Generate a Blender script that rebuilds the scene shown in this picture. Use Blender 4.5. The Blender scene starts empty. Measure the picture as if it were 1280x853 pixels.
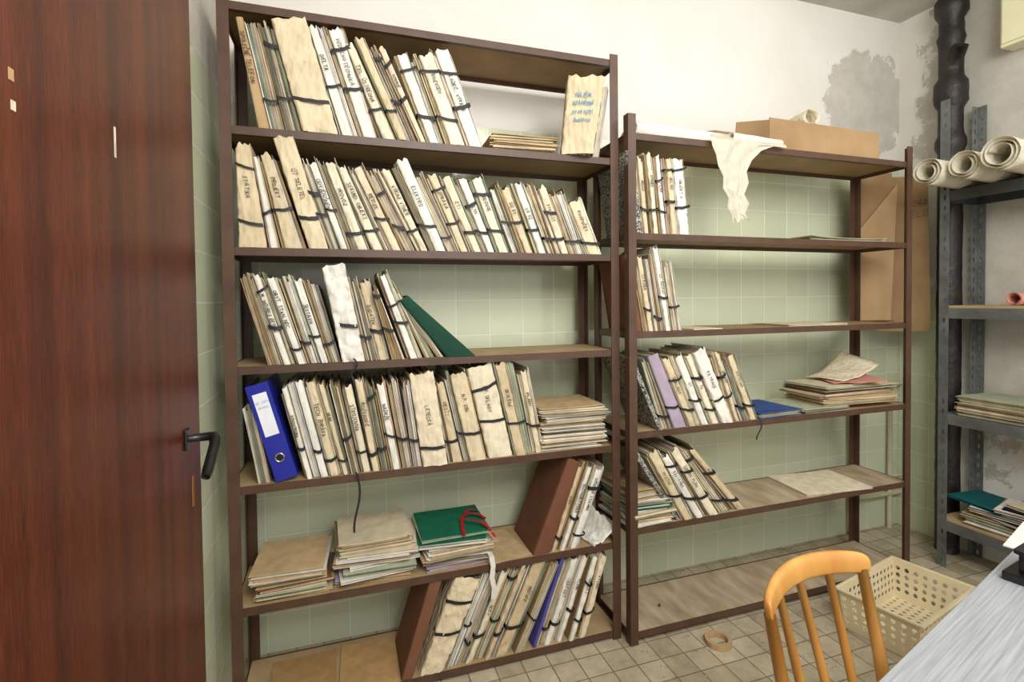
import bpy, math, random
from mathutils import Vector, Matrix, noise
random.seed(7)
scene=bpy.context.scene
COL=bpy.context.collection
# ------------------------------------------------------------------ camera (calibrated)
FPX,CY=634.0,391.1
YAW,PIT,ROL=[math.radians(a) for a in (18.284,1.354,-0.641)]
CAMZ=1.345
F=Vector((math.sin(YAW)*math.cos(PIT),math.cos(YAW)*math.cos(PIT),-math.sin(PIT)))
R=Vector((math.cos(YAW),-math.sin(YAW),0)); U=R.cross(F)
R2=R*math.cos(ROL)+U*math.sin(ROL); U2=-R*math.sin(ROL)+U*math.cos(ROL)
cd=bpy.data.cameras.new("camera"); cam=bpy.data.objects.new("camera",cd); COL.objects.link(cam)
cd.sensor_width=36; cd.lens=FPX/1280*36; cd.shift_y=-(426.5-CY)/1280; cd.clip_start=.02
M=Matrix.Identity(4)
for i in range(3):
    M[i][0]=R2[i];M[i][1]=U2[i];M[i][2]=-F[i]
M[2][3]=CAMZ
cam.matrix_world=M
scene.camera=cam
# survey helpers: photo measurement -> metres on a real plane of the room
def PY(u,v,Y):
    d=F+R2*((u-640)/FPX)-U2*((v-CY)/FPX); p=d*(Y/d[1]); return p.x,p.z+CAMZ
def XS(u,z,Y):
    k=(u-640)/FPX; q=R2-F*k
    return -(Y*q[1]+(z-CAMZ)*q[2])/q[0]

# ------------------------------------------------------------------ materials
def lin(c):
    return tuple(((x/255)/12.92 if x/255<=.04045 else ((x/255+.055)/1.055)**2.4) for x in c)+(1,)
MATS={}
def base(name,rough=.6,spec=.5):
    m=bpy.data.materials.new(name);m.use_nodes=True
    nt=m.node_tree;b=nt.nodes['Principled BSDF'];b.inputs['Roughness'].default_value=rough
    b.inputs['Specular IOR Level'].default_value=spec
    MATS[name]=m
    return m,nt,b
def N(nt,t,**k):
    n=nt.nodes.new(t)
    for a,v in k.items():
        if a in n.inputs: n.inputs[a].default_value=v
        else: setattr(n,a,v)
    return n
def ramp(nt,fac,stops):
    r=nt.nodes.new('ShaderNodeValToRGB');e=r.color_ramp.elements
    while len(e)<len(stops): e.new(.5)
    for i,(p,c) in enumerate(stops):
        e[i].position=p;e[i].color=lin(c) if len(c)==3 else c
    nt.links.new(fac,r.inputs[0]);return r
def noisemat(name,c1,c2,scale=8,rough=.6,bump=.0,bscale=60,stretch=(1,1,1),spec=.5,detail=6,metal=0):
    m,nt,b=base(name,rough,spec)
    tc=N(nt,'ShaderNodeTexCoord');mp=N(nt,'ShaderNodeMapping');mp.inputs['Scale'].default_value=stretch
    nt.links.new(tc.outputs['Object'],mp.inputs[0])
    n=N(nt,'ShaderNodeTexNoise',Scale=scale,Detail=detail);nt.links.new(mp.outputs[0],n.inputs[0])
    r=ramp(nt,n.outputs[0],[(.3,c1),(.7,c2)]);nt.links.new(r.outputs[0],b.inputs['Base Color'])
    b.inputs['Metallic'].default_value=metal
    if bump:
        n2=N(nt,'ShaderNodeTexNoise',Scale=bscale,Detail=4);nt.links.new(mp.outputs[0],n2.inputs[0])
        bp=N(nt,'ShaderNodeBump',Strength=bump,Distance=.004);nt.links.new(n2.outputs[0],bp.inputs['Height']);nt.links.new(bp.outputs[0],b.inputs['Normal'])
    return m
def papermat(name,cols,bump=.5):
    """per-object random tint + stains + crumple"""
    m,nt,b=base(name,.75,.3)
    oi=N(nt,'ShaderNodeObjectInfo');tc=N(nt,'ShaderNodeTexCoord')
    r=ramp(nt,oi.outputs['Random'],[(i/max(1,len(cols)-1),c) for i,c in enumerate(cols)])
    ad=N(nt,'ShaderNodeVectorMath',operation='ADD');nt.links.new(tc.outputs['Object'],ad.inputs[0]);nt.links.new(oi.outputs['Location'],ad.inputs[1])
    n=N(nt,'ShaderNodeTexNoise',Scale=11,Detail=8,Roughness=.6);nt.links.new(ad.outputs[0],n.inputs[0])
    mr=N(nt,'ShaderNodeMapRange');mr.inputs[1].default_value=.25;mr.inputs[2].default_value=.6;mr.inputs[3].default_value=.80;mr.inputs[4].default_value=1.02
    nt.links.new(n.outputs[0],mr.inputs[0])
    mx=N(nt,'ShaderNodeMix',data_type='RGBA',blend_type='MULTIPLY');mx.inputs[0].default_value=1
    nt.links.new(r.outputs[0],mx.inputs[6]);nt.links.new(mr.outputs[0],mx.inputs[7]);nt.links.new(mx.outputs[2],b.inputs['Base Color'])
    mp=N(nt,'ShaderNodeMapping');mp.inputs['Scale'].default_value=(1,1,.45);nt.links.new(ad.outputs[0],mp.inputs[0])
    v=N(nt,'ShaderNodeTexVoronoi',Scale=55);v.feature='F1';nt.links.new(mp.outputs[0],v.inputs[0])
    n2=N(nt,'ShaderNodeTexNoise',Scale=30,Detail=4);nt.links.new(mp.outputs[0],n2.inputs[0])
    ma=N(nt,'ShaderNodeMath',operation='ADD');nt.links.new(v.outputs[0],ma.inputs[0]);nt.links.new(n2.outputs[0],ma.inputs[1])
    bp=N(nt,'ShaderNodeBump',Strength=bump,Distance=.006);nt.links.new(ma.outputs[0],bp.inputs['Height']);nt.links.new(bp.outputs[0],b.inputs['Normal'])
    return m
papermat('kraft',[(212,194,158),(226,209,176),(200,177,140),(230,216,188)],.85)
papermat('cream',[(232,222,196),(226,213,184),(236,228,206)],.75)
papermat('white_paper',[(234,229,217),(228,224,213),(236,231,218)],.55)
papermat('brown_card',[(112,72,52),(128,86,62)],.15)
papermat('tan_card',[(188,158,116),(176,144,100)],.2)
papermat('green_card',[(18,62,46),(20,68,50)],.1)
papermat('purple_card',[(168,150,170),(176,160,176)],.1)
papermat('blue_card',[(84,80,148),(78,78,140)],.1)
m,nt,b=base('marbled',.55)
tc=N(nt,'ShaderNodeTexCoord');v=N(nt,'ShaderNodeTexNoise',Scale=110,Detail=3,Distortion=1.5);nt.links.new(tc.outputs['Object'],v.inputs[0])
r=ramp(nt,v.outputs[0],[(.44,(26,26,26)),(.56,(172,168,160))]);nt.links.new(r.outputs[0],b.inputs['Base Color'])
noisemat('cardboard',(148,118,82),(176,146,106),4,.85,.2,60)
noisemat('cardboard_dark',(124,96,64),(150,120,82),4,.85,.2,60)
# thin translucent tissue
m,nt,b=base('tissue',.7,.3)
b.inputs['Base Color'].default_value=lin((232,226,208));b.inputs['Transmission Weight'].default_value=0
tr=N(nt,'ShaderNodeBsdfTranslucent');tr.inputs[0].default_value=lin((235,228,205));ms=N(nt,'ShaderNodeMixShader');ms.inputs[0].default_value=.35
out=[x for x in nt.nodes if x.type=='OUTPUT_MATERIAL'][0]
nt.links.new(b.outputs[0],ms.inputs[1]);nt.links.new(tr.outputs[0],ms.inputs[2]);nt.links.new(ms.outputs[0],out.inputs[0])
tc=N(nt,'ShaderNodeTexCoord');v=N(nt,'ShaderNodeTexVoronoi',Scale=24);nt.links.new(tc.outputs['Object'],v.inputs[0]);bp=N(nt,'ShaderNodeBump',Strength=.8,Distance=.01);nt.links.new(v.outputs[0],bp.inputs['Height']);nt.links.new(bp.outputs[0],b.inputs['Normal'])
m,nt,b=base('sheets',.8,.2)
a=N(nt,'ShaderNodeVertexColor');a.layer_name='Col'
n=N(nt,'ShaderNodeTexNoise',Scale=22,Detail=6);tc=N(nt,'ShaderNodeTexCoord');nt.links.new(tc.outputs['Object'],n.inputs[0])
mr=N(nt,'ShaderNodeMapRange');mr.inputs[1].default_value=.3;mr.inputs[2].default_value=.7;mr.inputs[3].default_value=.78;mr.inputs[4].default_value=1.05;nt.links.new(n.outputs[0],mr.inputs[0])
mx=N(nt,'ShaderNodeMix',data_type='RGBA',blend_type='MULTIPLY');mx.inputs[0].default_value=1
nt.links.new(a.outputs[0],mx.inputs[6]);nt.links.new(mr.outputs[0],mx.inputs[7]);nt.links.new(mx.outputs[2],b.inputs['Base Color'])
noisemat('ribbon_black',(18,17,18),(34,32,33),40,.6)
noisemat('ribbon_white',(214,208,194),(226,222,210),40,.6)
noisemat('ribbon_red',(150,15,25),(180,25,35),40,.5)
noisemat('ink_black',(25,24,30),(48,46,54),40,.7)
noisemat('ink_blue',(70,136,172),(84,150,184),40,.7)
noisemat('steel_brown',(72,49,35),(88,62,46),14,.45,.05,120)
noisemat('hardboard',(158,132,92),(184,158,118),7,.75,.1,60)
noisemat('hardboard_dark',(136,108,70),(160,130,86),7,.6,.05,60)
noisemat('hardboard_dusty',(146,126,96),(192,176,148),5,.9,.15,60,stretch=(3.2,.9,1))
noisemat('metal_grey',(84,88,86),(120,124,120),10,.5,.08,90,metal=.2)
noisemat('metal_grey_dark',(52,55,55),(80,84,83),10,.5,.08,90,metal=.2)
noisemat('steel',(170,170,170),(200,200,200),10,.25,metal=1)
noisemat('cast_iron',(7,7,7),(42,34,30),9,.5,1.0,38,detail=12)
noisemat('black_plastic',(18,18,19),(26,26,27),20,.3)
noisemat('binder_blue',(26,34,140),(32,42,156),6,.35)
noisemat('label_white',(225,225,232),(240,240,244),10,.6)
noisemat('brass',(170,120,60),(190,140,75),10,.4,metal=.8)
noisemat('beige_plastic',(220,204,166),(232,218,184),6,.5)
noisemat('pipe_beige',(178,172,140),(196,190,160),8,.45)
noisemat('pale_yellow',(230,224,184),(238,232,196),6,.5)
noisemat('chair_wood',(184,124,58),(216,162,88),5,.32,.05,50,stretch=(3,3,.8))
noisemat('desk_wood',(134,137,142),(172,175,180),6,.55,.2,60,stretch=(1.0,40,14),detail=8)
noisemat('red_plastic',(120,40,32),(140,50,40),10,.5)
noisemat('roll_inner',(196,130,110),(210,150,130),10,.7)
noisemat('debris',(150,140,120),(190,180,160),60,.9)
# door wood
m,nt,b=base('door_wood',.36,.3)
tc=N(nt,'ShaderNodeTexCoord');mp=N(nt,'ShaderNodeMapping');mp.inputs['Scale'].default_value=(1,7,.3);nt.links.new(tc.outputs['Object'],mp.inputs[0])
n=N(nt,'ShaderNodeTexNoise',Scale=3.0,Detail=8,Roughness=.55);nt.links.new(mp.outputs[0],n.inputs[0])
mp2=N(nt,'ShaderNodeMapping');mp2.inputs['Scale'].default_value=(1,130,7);nt.links.new(tc.outputs['Object'],mp2.inputs[0])
n2=N(nt,'ShaderNodeTexNoise',Scale=4,Detail=5);nt.links.new(mp2.outputs[0],n2.inputs[0])
mixf=N(nt,'ShaderNodeMix');mixf.inputs[0].default_value=.5;nt.links.new(n.outputs[0],mixf.inputs[2]);nt.links.new(n2.outputs[0],mixf.inputs[3])
r=ramp(nt,mixf.outputs[0],[(.34,(46,15,7)),(.5,(80,31,15)),(.66,(110,50,26))]);nt.links.new(r.outputs[0],b.inputs['Base Color'])
# walls
def wallmat(name,axis,tile_top,ymin=None):
    m,nt,b=base(name,.5,.5)
    tc=N(nt,'ShaderNodeTexCoord');sp=N(nt,'ShaderNodeSeparateXYZ');nt.links.new(tc.outputs['Object'],sp.inputs[0])
    cb=N(nt,'ShaderNodeCombineXYZ');nt.links.new(sp.outputs['X' if axis=='x' else 'Y'],cb.inputs[0]);nt.links.new(sp.outputs['Z'],cb.inputs[1])
    br=N(nt,'ShaderNodeTexBrick');br.offset=0;br.squash=1
    for k,v in (('Scale',1),('Mortar Size',.0028),('Mortar Smooth',.3),('Bias',0),('Brick Width',.15),('Row Height',.15)): br.inputs[k].default_value=v
    br.inputs['Color1'].default_value=lin((208,213,184));br.inputs['Color2'].default_value=lin((200,206,176));br.inputs['Mortar'].default_value=lin((226,229,208))
    nt.links.new(cb.outputs[0],br.inputs[0])
    n=N(nt,'ShaderNodeTexNoise',Scale=1.6,Detail=8,Roughness=.6);nt.links.new(tc.outputs['Object'],n.inputs[0])
    pl=ramp(nt,n.outputs[0],[(.3,(220,215,205)),(.6,(230,227,220))])
    n3=N(nt,'ShaderNodeTexNoise',Scale=7,Detail=10,Roughness=.72);nt.links.new(tc.outputs['Object'],n3.inputs[0])
    grey=ramp(nt,n3.outputs[0],[(.3,(180,175,163)),(.7,(206,201,190))])
    if axis=='x':
        mk=N(nt,'ShaderNodeVectorMath',operation='SUBTRACT');nt.links.new(tc.outputs['Object'],mk.inputs[0]);mk.inputs[1].default_value=(2.84,2.12,2.44)
        sc=N(nt,'ShaderNodeVectorMath',operation='MULTIPLY');nt.links.new(mk.outputs[0],sc.inputs[0]);sc.inputs[1].default_value=(2.6,0,3.0)
    else:
        mk=N(nt,'ShaderNodeVectorMath',operation='SUBTRACT');nt.links.new(tc.outputs['Object'],mk.inputs[0]);mk.inputs[1].default_value=(3.09,1.66,2.0)
        sc=N(nt,'ShaderNodeVectorMath',operation='MULTIPLY');nt.links.new(mk.outputs[0],sc.inputs[0]);sc.inputs[1].default_value=(0,2.4,.6)
    ln=N(nt,'ShaderNodeVectorMath',operation='LENGTH');nt.links.new(sc.outputs[0],ln.inputs[0])
    ad=N(nt,'ShaderNodeMath',operation='ADD');nt.links.new(ln.outputs['Value'],ad.inputs[0]);nt.links.new(n3.outputs[0],ad.inputs[1])
    mr=N(nt,'ShaderNodeMapRange');mr.inputs[1].default_value=1.33;mr.inputs[2].default_value=1.37;mr.inputs[3].default_value=1;mr.inputs[4].default_value=0;nt.links.new(ad.outputs[0],mr.inputs[0])
    mx=N(nt,'ShaderNodeMix',data_type='RGBA');nt.links.new(mr.outputs[0],mx.inputs[0]);nt.links.new(pl.outputs[0],mx.inputs[6]);nt.links.new(grey.outputs[0],mx.inputs[7])
    lt=N(nt,'ShaderNodeMath',operation='LESS_THAN');lt.inputs[1].default_value=tile_top;nt.links.new(sp.outputs['Z'],lt.inputs[0])
    fac=lt.outputs[0]
    if ymin is not None:
        gt=N(nt,'ShaderNodeMath',operation='GREATER_THAN');gt.inputs[1].default_value=ymin;nt.links.new(sp.outputs['Y'],gt.inputs[0])
        mu=N(nt,'ShaderNodeMath',operation='MULTIPLY');nt.links.new(lt.outputs[0],mu.inputs[0]);nt.links.new(gt.outputs[0],mu.inputs[1]);fac=mu.outputs[0]
    mt=N(nt,'ShaderNodeMix',data_type='RGBA');nt.links.new(fac,mt.inputs[0]);nt.links.new(mx.outputs[2],mt.inputs[6]);nt.links.new(br.outputs[0],mt.inputs[7])
    nt.links.new(mt.outputs[2],b.inputs['Base Color'])
    rr=N(nt,'ShaderNodeMapRange');rr.inputs[3].default_value=.85;rr.inputs[4].default_value=.12;nt.links.new(fac,rr.inputs[0]);nt.links.new(rr.outputs[0],b.inputs['Roughness'])
    h=N(nt,'ShaderNodeMix');nt.links.new(fac,h.inputs[0]);nt.links.new(n3.outputs[0],h.inputs[2])
    iv=N(nt,'ShaderNodeMath',operation='SUBTRACT');iv.inputs[0].default_value=1;nt.links.new(br.outputs['Fac'],iv.inputs[1]);nt.links.new(iv.outputs[0],h.inputs[3])
    bp=N(nt,'ShaderNodeBump',Strength=.5,Distance=.003);nt.links.new(h.outputs[0],bp.inputs['Height']);nt.links.new(bp.outputs[0],b.inputs['Normal'])
    return m
wallmat('wall_back_mat','x',2.09);wallmat('wall_left_mat','y',2.09);wallmat('wall_right_mat','y',1.35,1.80)
m,nt,b=base('floor_mat',.55,.4)
tc=N(nt,'ShaderNodeTexCoord')
br=N(nt,'ShaderNodeTexBrick');br.offset=0;br.squash=1
for k,v in (('Scale',1),('Mortar Size',.0028),('Mortar Smooth',.5),('Bias',0),('Brick Width',.10),('Row Height',.10)): br.inputs[k].default_value=v
br.inputs['Color1'].default_value=lin((180,166,138));br.inputs['Color2'].default_value=lin((202,189,162));br.inputs['Mortar'].default_value=lin((132,119,97))
nt.links.new(tc.outputs['Object'],br.inputs[0])
n=N(nt,'ShaderNodeTexNoise',Scale=9,Detail=10,Roughness=.75);nt.links.new(tc.outputs['Object'],n.inputs[0])
mr=N(nt,'ShaderNodeMapRange');mr.inputs[1].default_value=.3;mr.inputs[2].default_value=.7;mr.inputs[3].default_value=.6;mr.inputs[4].default_value=1.12;nt.links.new(n.outputs[0],mr.inputs[0])
mx=N(nt,'ShaderNodeMix',data_type='RGBA',blend_type='MULTIPLY');mx.inputs[0].default_value=1
nt.links.new(br.outputs[0],mx.inputs[6]);nt.links.new(mr.outputs[0],mx.inputs[7]);nt.links.new(mx.outputs[2],b.inputs['Base Color'])
bp=N(nt,'ShaderNodeBump',Strength=.6,Distance=.003);bp.invert=True;nt.links.new(br.outputs['Fac'],bp.inputs['Height']);nt.links.new(bp.outputs[0],b.inputs['Normal'])
noisemat('ceiling_mat',(176,172,162),(222,218,208),2.2,.9,.1,30,detail=8)

# ------------------------------------------------------------------ mesh helpers
def link(o,parent=None):
    COL.objects.link(o)
    if parent is not None: o.parent=parent
    return o
def mesh(name,V,Fc,mat,parent=None,smooth=False,cols=None,loc=None,rot=None):
    me=bpy.data.meshes.new(name);me.from_pydata([tuple(v) for v in V],[],Fc);me.update()
    mats=mat if isinstance(mat,(list,tuple)) else [mat]
    for mm in mats: me.materials.append(MATS[mm])
    if smooth: me.polygons.foreach_set('use_smooth',[True]*len(me.polygons))
    if cols is not None:
        at=me.color_attributes.new('Col','FLOAT_COLOR','CORNER')
        d=[]
        for p,c in zip(me.polygons,cols):
            d+=list(c)*p.loop_total
        at.data.foreach_set('color',d)
    o=bpy.data.objects.new(name,me)
    if loc: o.location=loc
    if rot: o.rotation_euler=rot
    return link(o,parent)
def top(o,label,cat,group=None):
    o['label']=label;o['category']=cat
    if group:o['group']=group
    return o
def empty(name,loc=(0,0,0),rot=(0,0,0)):
    o=bpy.data.objects.new(name,None);o.location=loc;o.rotation_euler=rot;o.empty_display_size=.05
    return link(o)
BF=[(0,3,2,1),(4,5,6,7),(0,1,5,4),(1,2,6,5),(2,3,7,6),(3,0,4,7)]
class G:
    def __init__(s): s.V=[];s.F=[];s.C=[]
    def add(s,V,Fc,c=None):
        n=len(s.V);s.V+=V;s.F+=[tuple(i+n for i in f) for f in Fc];s.C+=[c]*len(Fc)
    def box(s,x0,x1,y0,y1,z0,z1,c=None):
        s.add([(x0,y0,z0),(x1,y0,z0),(x1,y1,z0),(x0,y1,z0),(x0,y0,z1),(x1,y0,z1),(x1,y1,z1),(x0,y1,z1)],BF,c)
    def hexa(s,P,c=None): s.add(list(P),BF,c)
    def tube(s,pts,rad,n=10,c=None,cap=True):
        pts=[Vector(p) for p in pts];V=[];Fc=[]
        rs=rad if isinstance(rad,(list,tuple)) else [rad]*len(pts)
        up=Vector((0,0,1))
        for i,p in enumerate(pts):
            t=(pts[min(i+1,len(pts)-1)]-pts[max(i-1,0)]).normalized()
            a=t.cross(up) if abs(t.dot(up))<.95 else t.cross(Vector((0,1,0)))
            a.normalize();b2=t.cross(a)
            for k in range(n):
                an=2*math.pi*k/n;V.append(tuple(p+(a*math.cos(an)+b2*math.sin(an))*rs[i]))
        for i in range(len(pts)-1):
            for k in range(n):
                k2=(k+1)%n;Fc.append((i*n+k,i*n+k2,(i+1)*n+k2,(i+1)*n+k))
        if cap:
            Fc.append(tuple(range(n)));Fc.append(tuple(reversed(range((len(pts)-1)*n,len(pts)*n))))
        s.add(V,Fc,c)
    def obj(s,name,mat,parent=None,smooth=False,loc=None,rot=None,bevel=0):
        o=mesh(name,s.V,s.F,mat,parent,smooth,s.C if s.C and s.C[0] is not None else None,loc,rot)
        if bevel:
            md=o.modifiers.new('b','BEVEL');md.width=bevel;md.segments=2;md.limit_method='ANGLE'
        return o
# ------------------------------------------------------------------ handwriting (stroke lettering)
GL={'A':'0,0 1,3 2,0|.4,1 1.6,1','B':'0,0 0,3 1.4,2.8 1.5,1.9 0,1.6 1.7,1.1 1.6,.2 0,0','C':'1.8,2.5 1,3 .1,2.2 .1,.8 .9,0 1.8,.5','D':'0,0 0,3 1.3,2.6 1.8,1.4 1.2,.3 0,0','E':'1.7,3 0,3 0,0 1.7,0|0,1.6 1.3,1.6','F':'1.7,3 0,3 0,0|0,1.6 1.3,1.6','G':'1.8,2.5 1,3 .1,2.2 .1,.8 .9,0 1.8,.5 1.8,1.3 1,1.3','H':'0,0 0,3|1.7,0 1.7,3|0,1.5 1.7,1.5','I':'.4,0 .4,3','J':'1.2,3 1.2,.5 .7,0 0,.4','K':'0,0 0,3|1.6,3 0,1.4 1.7,0','L':'0,3 0,0 1.6,0','M':'0,0 .2,3 1,1 1.8,3 2,0','N':'0,0 0,3 1.7,0 1.7,3','O':'1,3 .1,2.2 .1,.8 1,0 1.8,.8 1.8,2.2 1,3','P':'0,0 0,3 1.5,2.8 1.6,1.8 0,1.4','R':'0,0 0,3 1.5,2.8 1.5,1.8 0,1.5 1.7,0','S':'1.6,2.6 .8,3 .1,2.3 1.6,.9 .9,0 0,.4','T':'0,3 2,3|1,3 1,0','U':'0,3 .1,.6 .9,0 1.7,.6 1.7,3','V':'0,3 .9,0 1.8,3','W':'0,3 .5,0 1,2 1.5,0 2,3','X':'0,3 1.8,0|1.8,3 0,0','Y':'0,3 .9,1.5 .9,0|1.8,3 .9,1.5','Z':'0,3 1.7,3 0,0 1.8,0|.3,1.5 1.4,1.5',
'0':'.9,3 .1,2 .1,.9 .9,0 1.6,.9 1.6,2 .9,3','1':'.2,2.2 .9,3 .9,0','2':'.1,2.4 .8,3 1.5,2.3 0,0 1.7,0','3':'.1,2.6 .9,3 1.5,2.3 .7,1.6 1.6,.8 .8,0 0,.4','4':'1.3,0 1.3,3 0,1 1.8,1','6':'1.4,2.8 .2,1.4 .3,.3 1.2,.1 1.5,1 .4,1.5','7':'0,3 1.6,3 .5,0','8':'.8,1.6 .1,2.3 .8,3 1.5,2.3 .8,1.6 0,.8 .8,0 1.6,.8 .8,1.6','.':'.3,0 .4,.3','-':'.2,1.4 1.2,1.4',
'p':'0,-1 0,2|0,1.8 1,2 1.4,1.1 1,.2 0,.2','r':'0,0 0,2|0,1.4 .9,2','o':'.7,2 .1,1.2 .6,0 1.3,1 .7,2','v':'0,2 .6,0 1.3,2','z':'0,2 1.3,2 0,0 1.4,0','n':'0,0 0,2|0,1.4 .8,2 1.2,1.4 1.2,0','i':'.3,0 .3,2|.3,2.6 .5,2.9','b':'0,3 0,0 1,.1 1.3,1 .9,1.8 0,1.6','u':'0,2 .1,.3 .8,0 1.2,.6|1.2,2 1.3,0','d':'1.3,3 1.3,0 .3,.1 0,1 .4,1.9 1.3,1.6','a':'1.2,1.8 .4,2 0,1 .4,0 1.2,.5|1.2,2 1.3,0','y':'0,2 .6,.4|1.3,2 .2,-1','k':'0,0 0,3|1.1,2 0,.9 1.2,0','e':'0,1 1.2,1.1 .8,2 .1,1.2 .4,0 1.2,.3','s':'1,1.8 .3,2 .2,1.2 1,.8 .7,0 0,.2'}
CAR={'Č':'C','Ě':'E','Š':'S','Ř':'R','Ž':'Z'};ACU={'Á':'A','É':'E','Í':'I','Ý':'Y','Ú':'U'}
def writing(parent,text,height,center,right,up,mat,width=.0016,maxlen=None):
    rnd=random.Random(sum(ord(c_)*(i_+3) for i_,c_ in enumerate(text)))
    strokes=[];x=0;drift=rnd.uniform(-.06,.06)
    for ch in text:
        if ch==' ': x+=1.6;continue
        acc=None
        if ch in CAR: acc='v';ch=CAR[ch]
        elif ch in ACU: acc='/';ch=ACU[ch]
        g_=GL.get(ch)
        if not g_: x+=1.5;continue
        dy=rnd.uniform(-.3,.3)+drift*x*.3;sx=rnd.uniform(.8,1.15);sy=rnd.uniform(.82,1.1);mxx=0
        parts=g_.split('|')
        if acc=='v': parts.append('.5,3.9 .9,3.4 1.3,3.9')
        if acc=='/': parts.append('.8,3.4 1.2,4')
        for st in parts:
            pts=[]
            for q in st.split():
                a,b_=[float(w_) for w_ in q.split(',')];mxx=max(mxx,a)
                pts.append((x+a*sx+b_*.14+rnd.uniform(-.11,.11),b_*sy+dy+rnd.uniform(-.11,.11)))
            strokes.append(pts)
        x+=mxx*sx+rnd.uniform(.5,1.0)
    total=x-.75;u=height/3
    if maxlen and total*u>maxlen: ux=maxlen/total
    else: ux=u
    V=[];Fc=[];right=Vector(right);up=Vector(up);c0=Vector(center);hw=width/2
    for pts in strokes:
        P=[((px-total/2)*ux,(py-1.5)*u) for px,py in pts]
        for (a,b_) in zip(P[:-1],P[1:]):
            dx,dy=b_[0]-a[0],b_[1]-a[1];l=math.hypot(dx,dy) or 1e-6;nx,ny=-dy/l*hw,dx/l*hw;ex,ey=dx/l*hw*.6,dy/l*hw*.6
            n=len(V)
            for (px,py) in ((a[0]-ex+nx,a[1]-ey+ny),(a[0]-ex-nx,a[1]-ey-ny),(b_[0]+ex-nx,b_[1]+ey-ny),(b_[0]+ex+nx,b_[1]+ey+ny)):
                V.append(tuple(c0+right*px+up*py))
            Fc.append((n,n+1,n+2,n+3))
    if V: return mesh('handwriting',V,Fc,mat,parent)

# ------------------------------------------------------------------ room
XW0,XW1,YW,ZC=-.40,3.09,2.12,2.93
def struct(name,x0,x1,y0,y1,z0,z1,mat):
    g=G();g.box(x0,x1,y0,y1,z0,z1);o=g.obj(name,mat);o['kind']='structure';return o
struct('floor',XW0-.1,XW1+.1,-1.6,YW+.1,-.1,0,'floor_mat')
struct('ceiling',XW0-.1,XW1+.1,-1.6,YW+.1,ZC,ZC+.1,'ceiling_mat')
struct('wall_back',XW0-.1,XW1+.1,YW,YW+.1,0,ZC,'wall_back_mat')
struct('wall_left',XW0-.1,XW0,-1.6,YW,0,ZC,'wall_left_mat')
struct('wall_right',XW1,XW1+.1,-1.6,YW,0,ZC,'wall_right_mat')

# ------------------------------------------------------------------ door
dr=empty('door_1',(-.33,1.285,0));dr['kind']='structure'
g=G();g.box(-.02,.02,-.90,0,.012,2.12);g.obj('door_leaf','door_wood',dr,bevel=.002)
h=empty('door_handle');h.parent=dr
g=G();g.box(.02,.026,-.12,-.094,1.050,1.092);g.obj('handle_plate','black_plastic',h,bevel=.002)
g=G();g.tube([(.024,-.107,1.072),(.062,-.107,1.074),(.071,-.109,1.0735),(.075,-.115,1.069),(.076,-.126,1.060),(.074,-.180,1.022),(.073,-.190,1.015)],[.008,.009,.0105,.011,.0105,.010,.008],12)
g.obj('lever','black_plastic',h,True)
g=G();g.box(.02,.022,-.075,-.062,.92,.985);g.obj('keyhole_plate','brass',dr,bevel=.0008)
for (y,z,a,b2) in [(.638,1.575,.008,.012),(.640,1.545,.007,.010),(.879,1.58,.005,.044)]:
    g=G();g.box(.02,.0207,y-1.285-a/2,y-1.285+a/2,z-b2/2,z+b2/2);g.obj('paper_scrap','tan_card' if z>1.56 and a>.007 else 'cream',dr)

# ------------------------------------------------------------------ shelving units
def unit(x0,x1,y0,dep,zs,ztop,label):
    o=empty('shelving_unit',((x0+x1)/2,y0+dep/2,0));cx,cy=(x0+x1)/2,y0+dep/2
    w=.034;t=.004
    for sx in (0,1):
        for sy in (0,1):
            g=G()
            X=(x0-w/2 if sx==0 else x1+w/2)-cx; Y=(y0 if sy==0 else y0+dep)-cy
            dx=1 if sx==0 else -1;dy=1 if sy==0 else -1
            xa,xb=sorted((X,X+dx*w));ya,yb=sorted((Y,Y+dy*t));g.box(xa,xb,ya,yb,0,ztop)
            xa,xb=sorted((X,X+dx*t));ya,yb=sorted((Y+dy*t,Y+dy*w));g.box(xa,xb,ya,yb,0,ztop)
            g.obj('post','steel_brown',o)
    for i,z in enumerate(zs):
        s=empty('shelf');s.parent=o;s.location=(0,0,z)
        a,b2=x0+w/2-cx,x1-w/2-cx;ya,yb=y0+.006-cy,y0+dep-.006-cy
        a-=.03;b2+=.03
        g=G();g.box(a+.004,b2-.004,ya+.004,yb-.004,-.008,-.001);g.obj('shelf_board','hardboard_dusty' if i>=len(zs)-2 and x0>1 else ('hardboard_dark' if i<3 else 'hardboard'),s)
        g=G();hl=-.025
        g.box(a,b2,ya-.002,ya+.002,hl,0);g.box(a,b2,yb-.002,yb+.002,hl,0)
        g.box(a,a+.003,ya,yb,hl,0);g.box(b2-.003,b2,ya,yb,hl,0)
        g.box(a,b2,ya+.002,ya+.016,hl,hl+.003)
        g.obj('frame','steel_brown',s)
    top(o,label,'shelving unit');return o
ZL=[2.270,1.892,1.520,1.149,.773,.388,.035]
ZR=[1.979,1.599,1.219,.831,.457,.048]
DL,DR,DEP=1.75,1.693,.286
unit(-.335,1.003,DL,.30,ZL,2.29,'tall brown painted steel shelving unit full of document folders')
unit(1.046,2.544,DR,DEP,ZR,2.05,'lower brown painted steel shelving unit beside the tall one')

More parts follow.
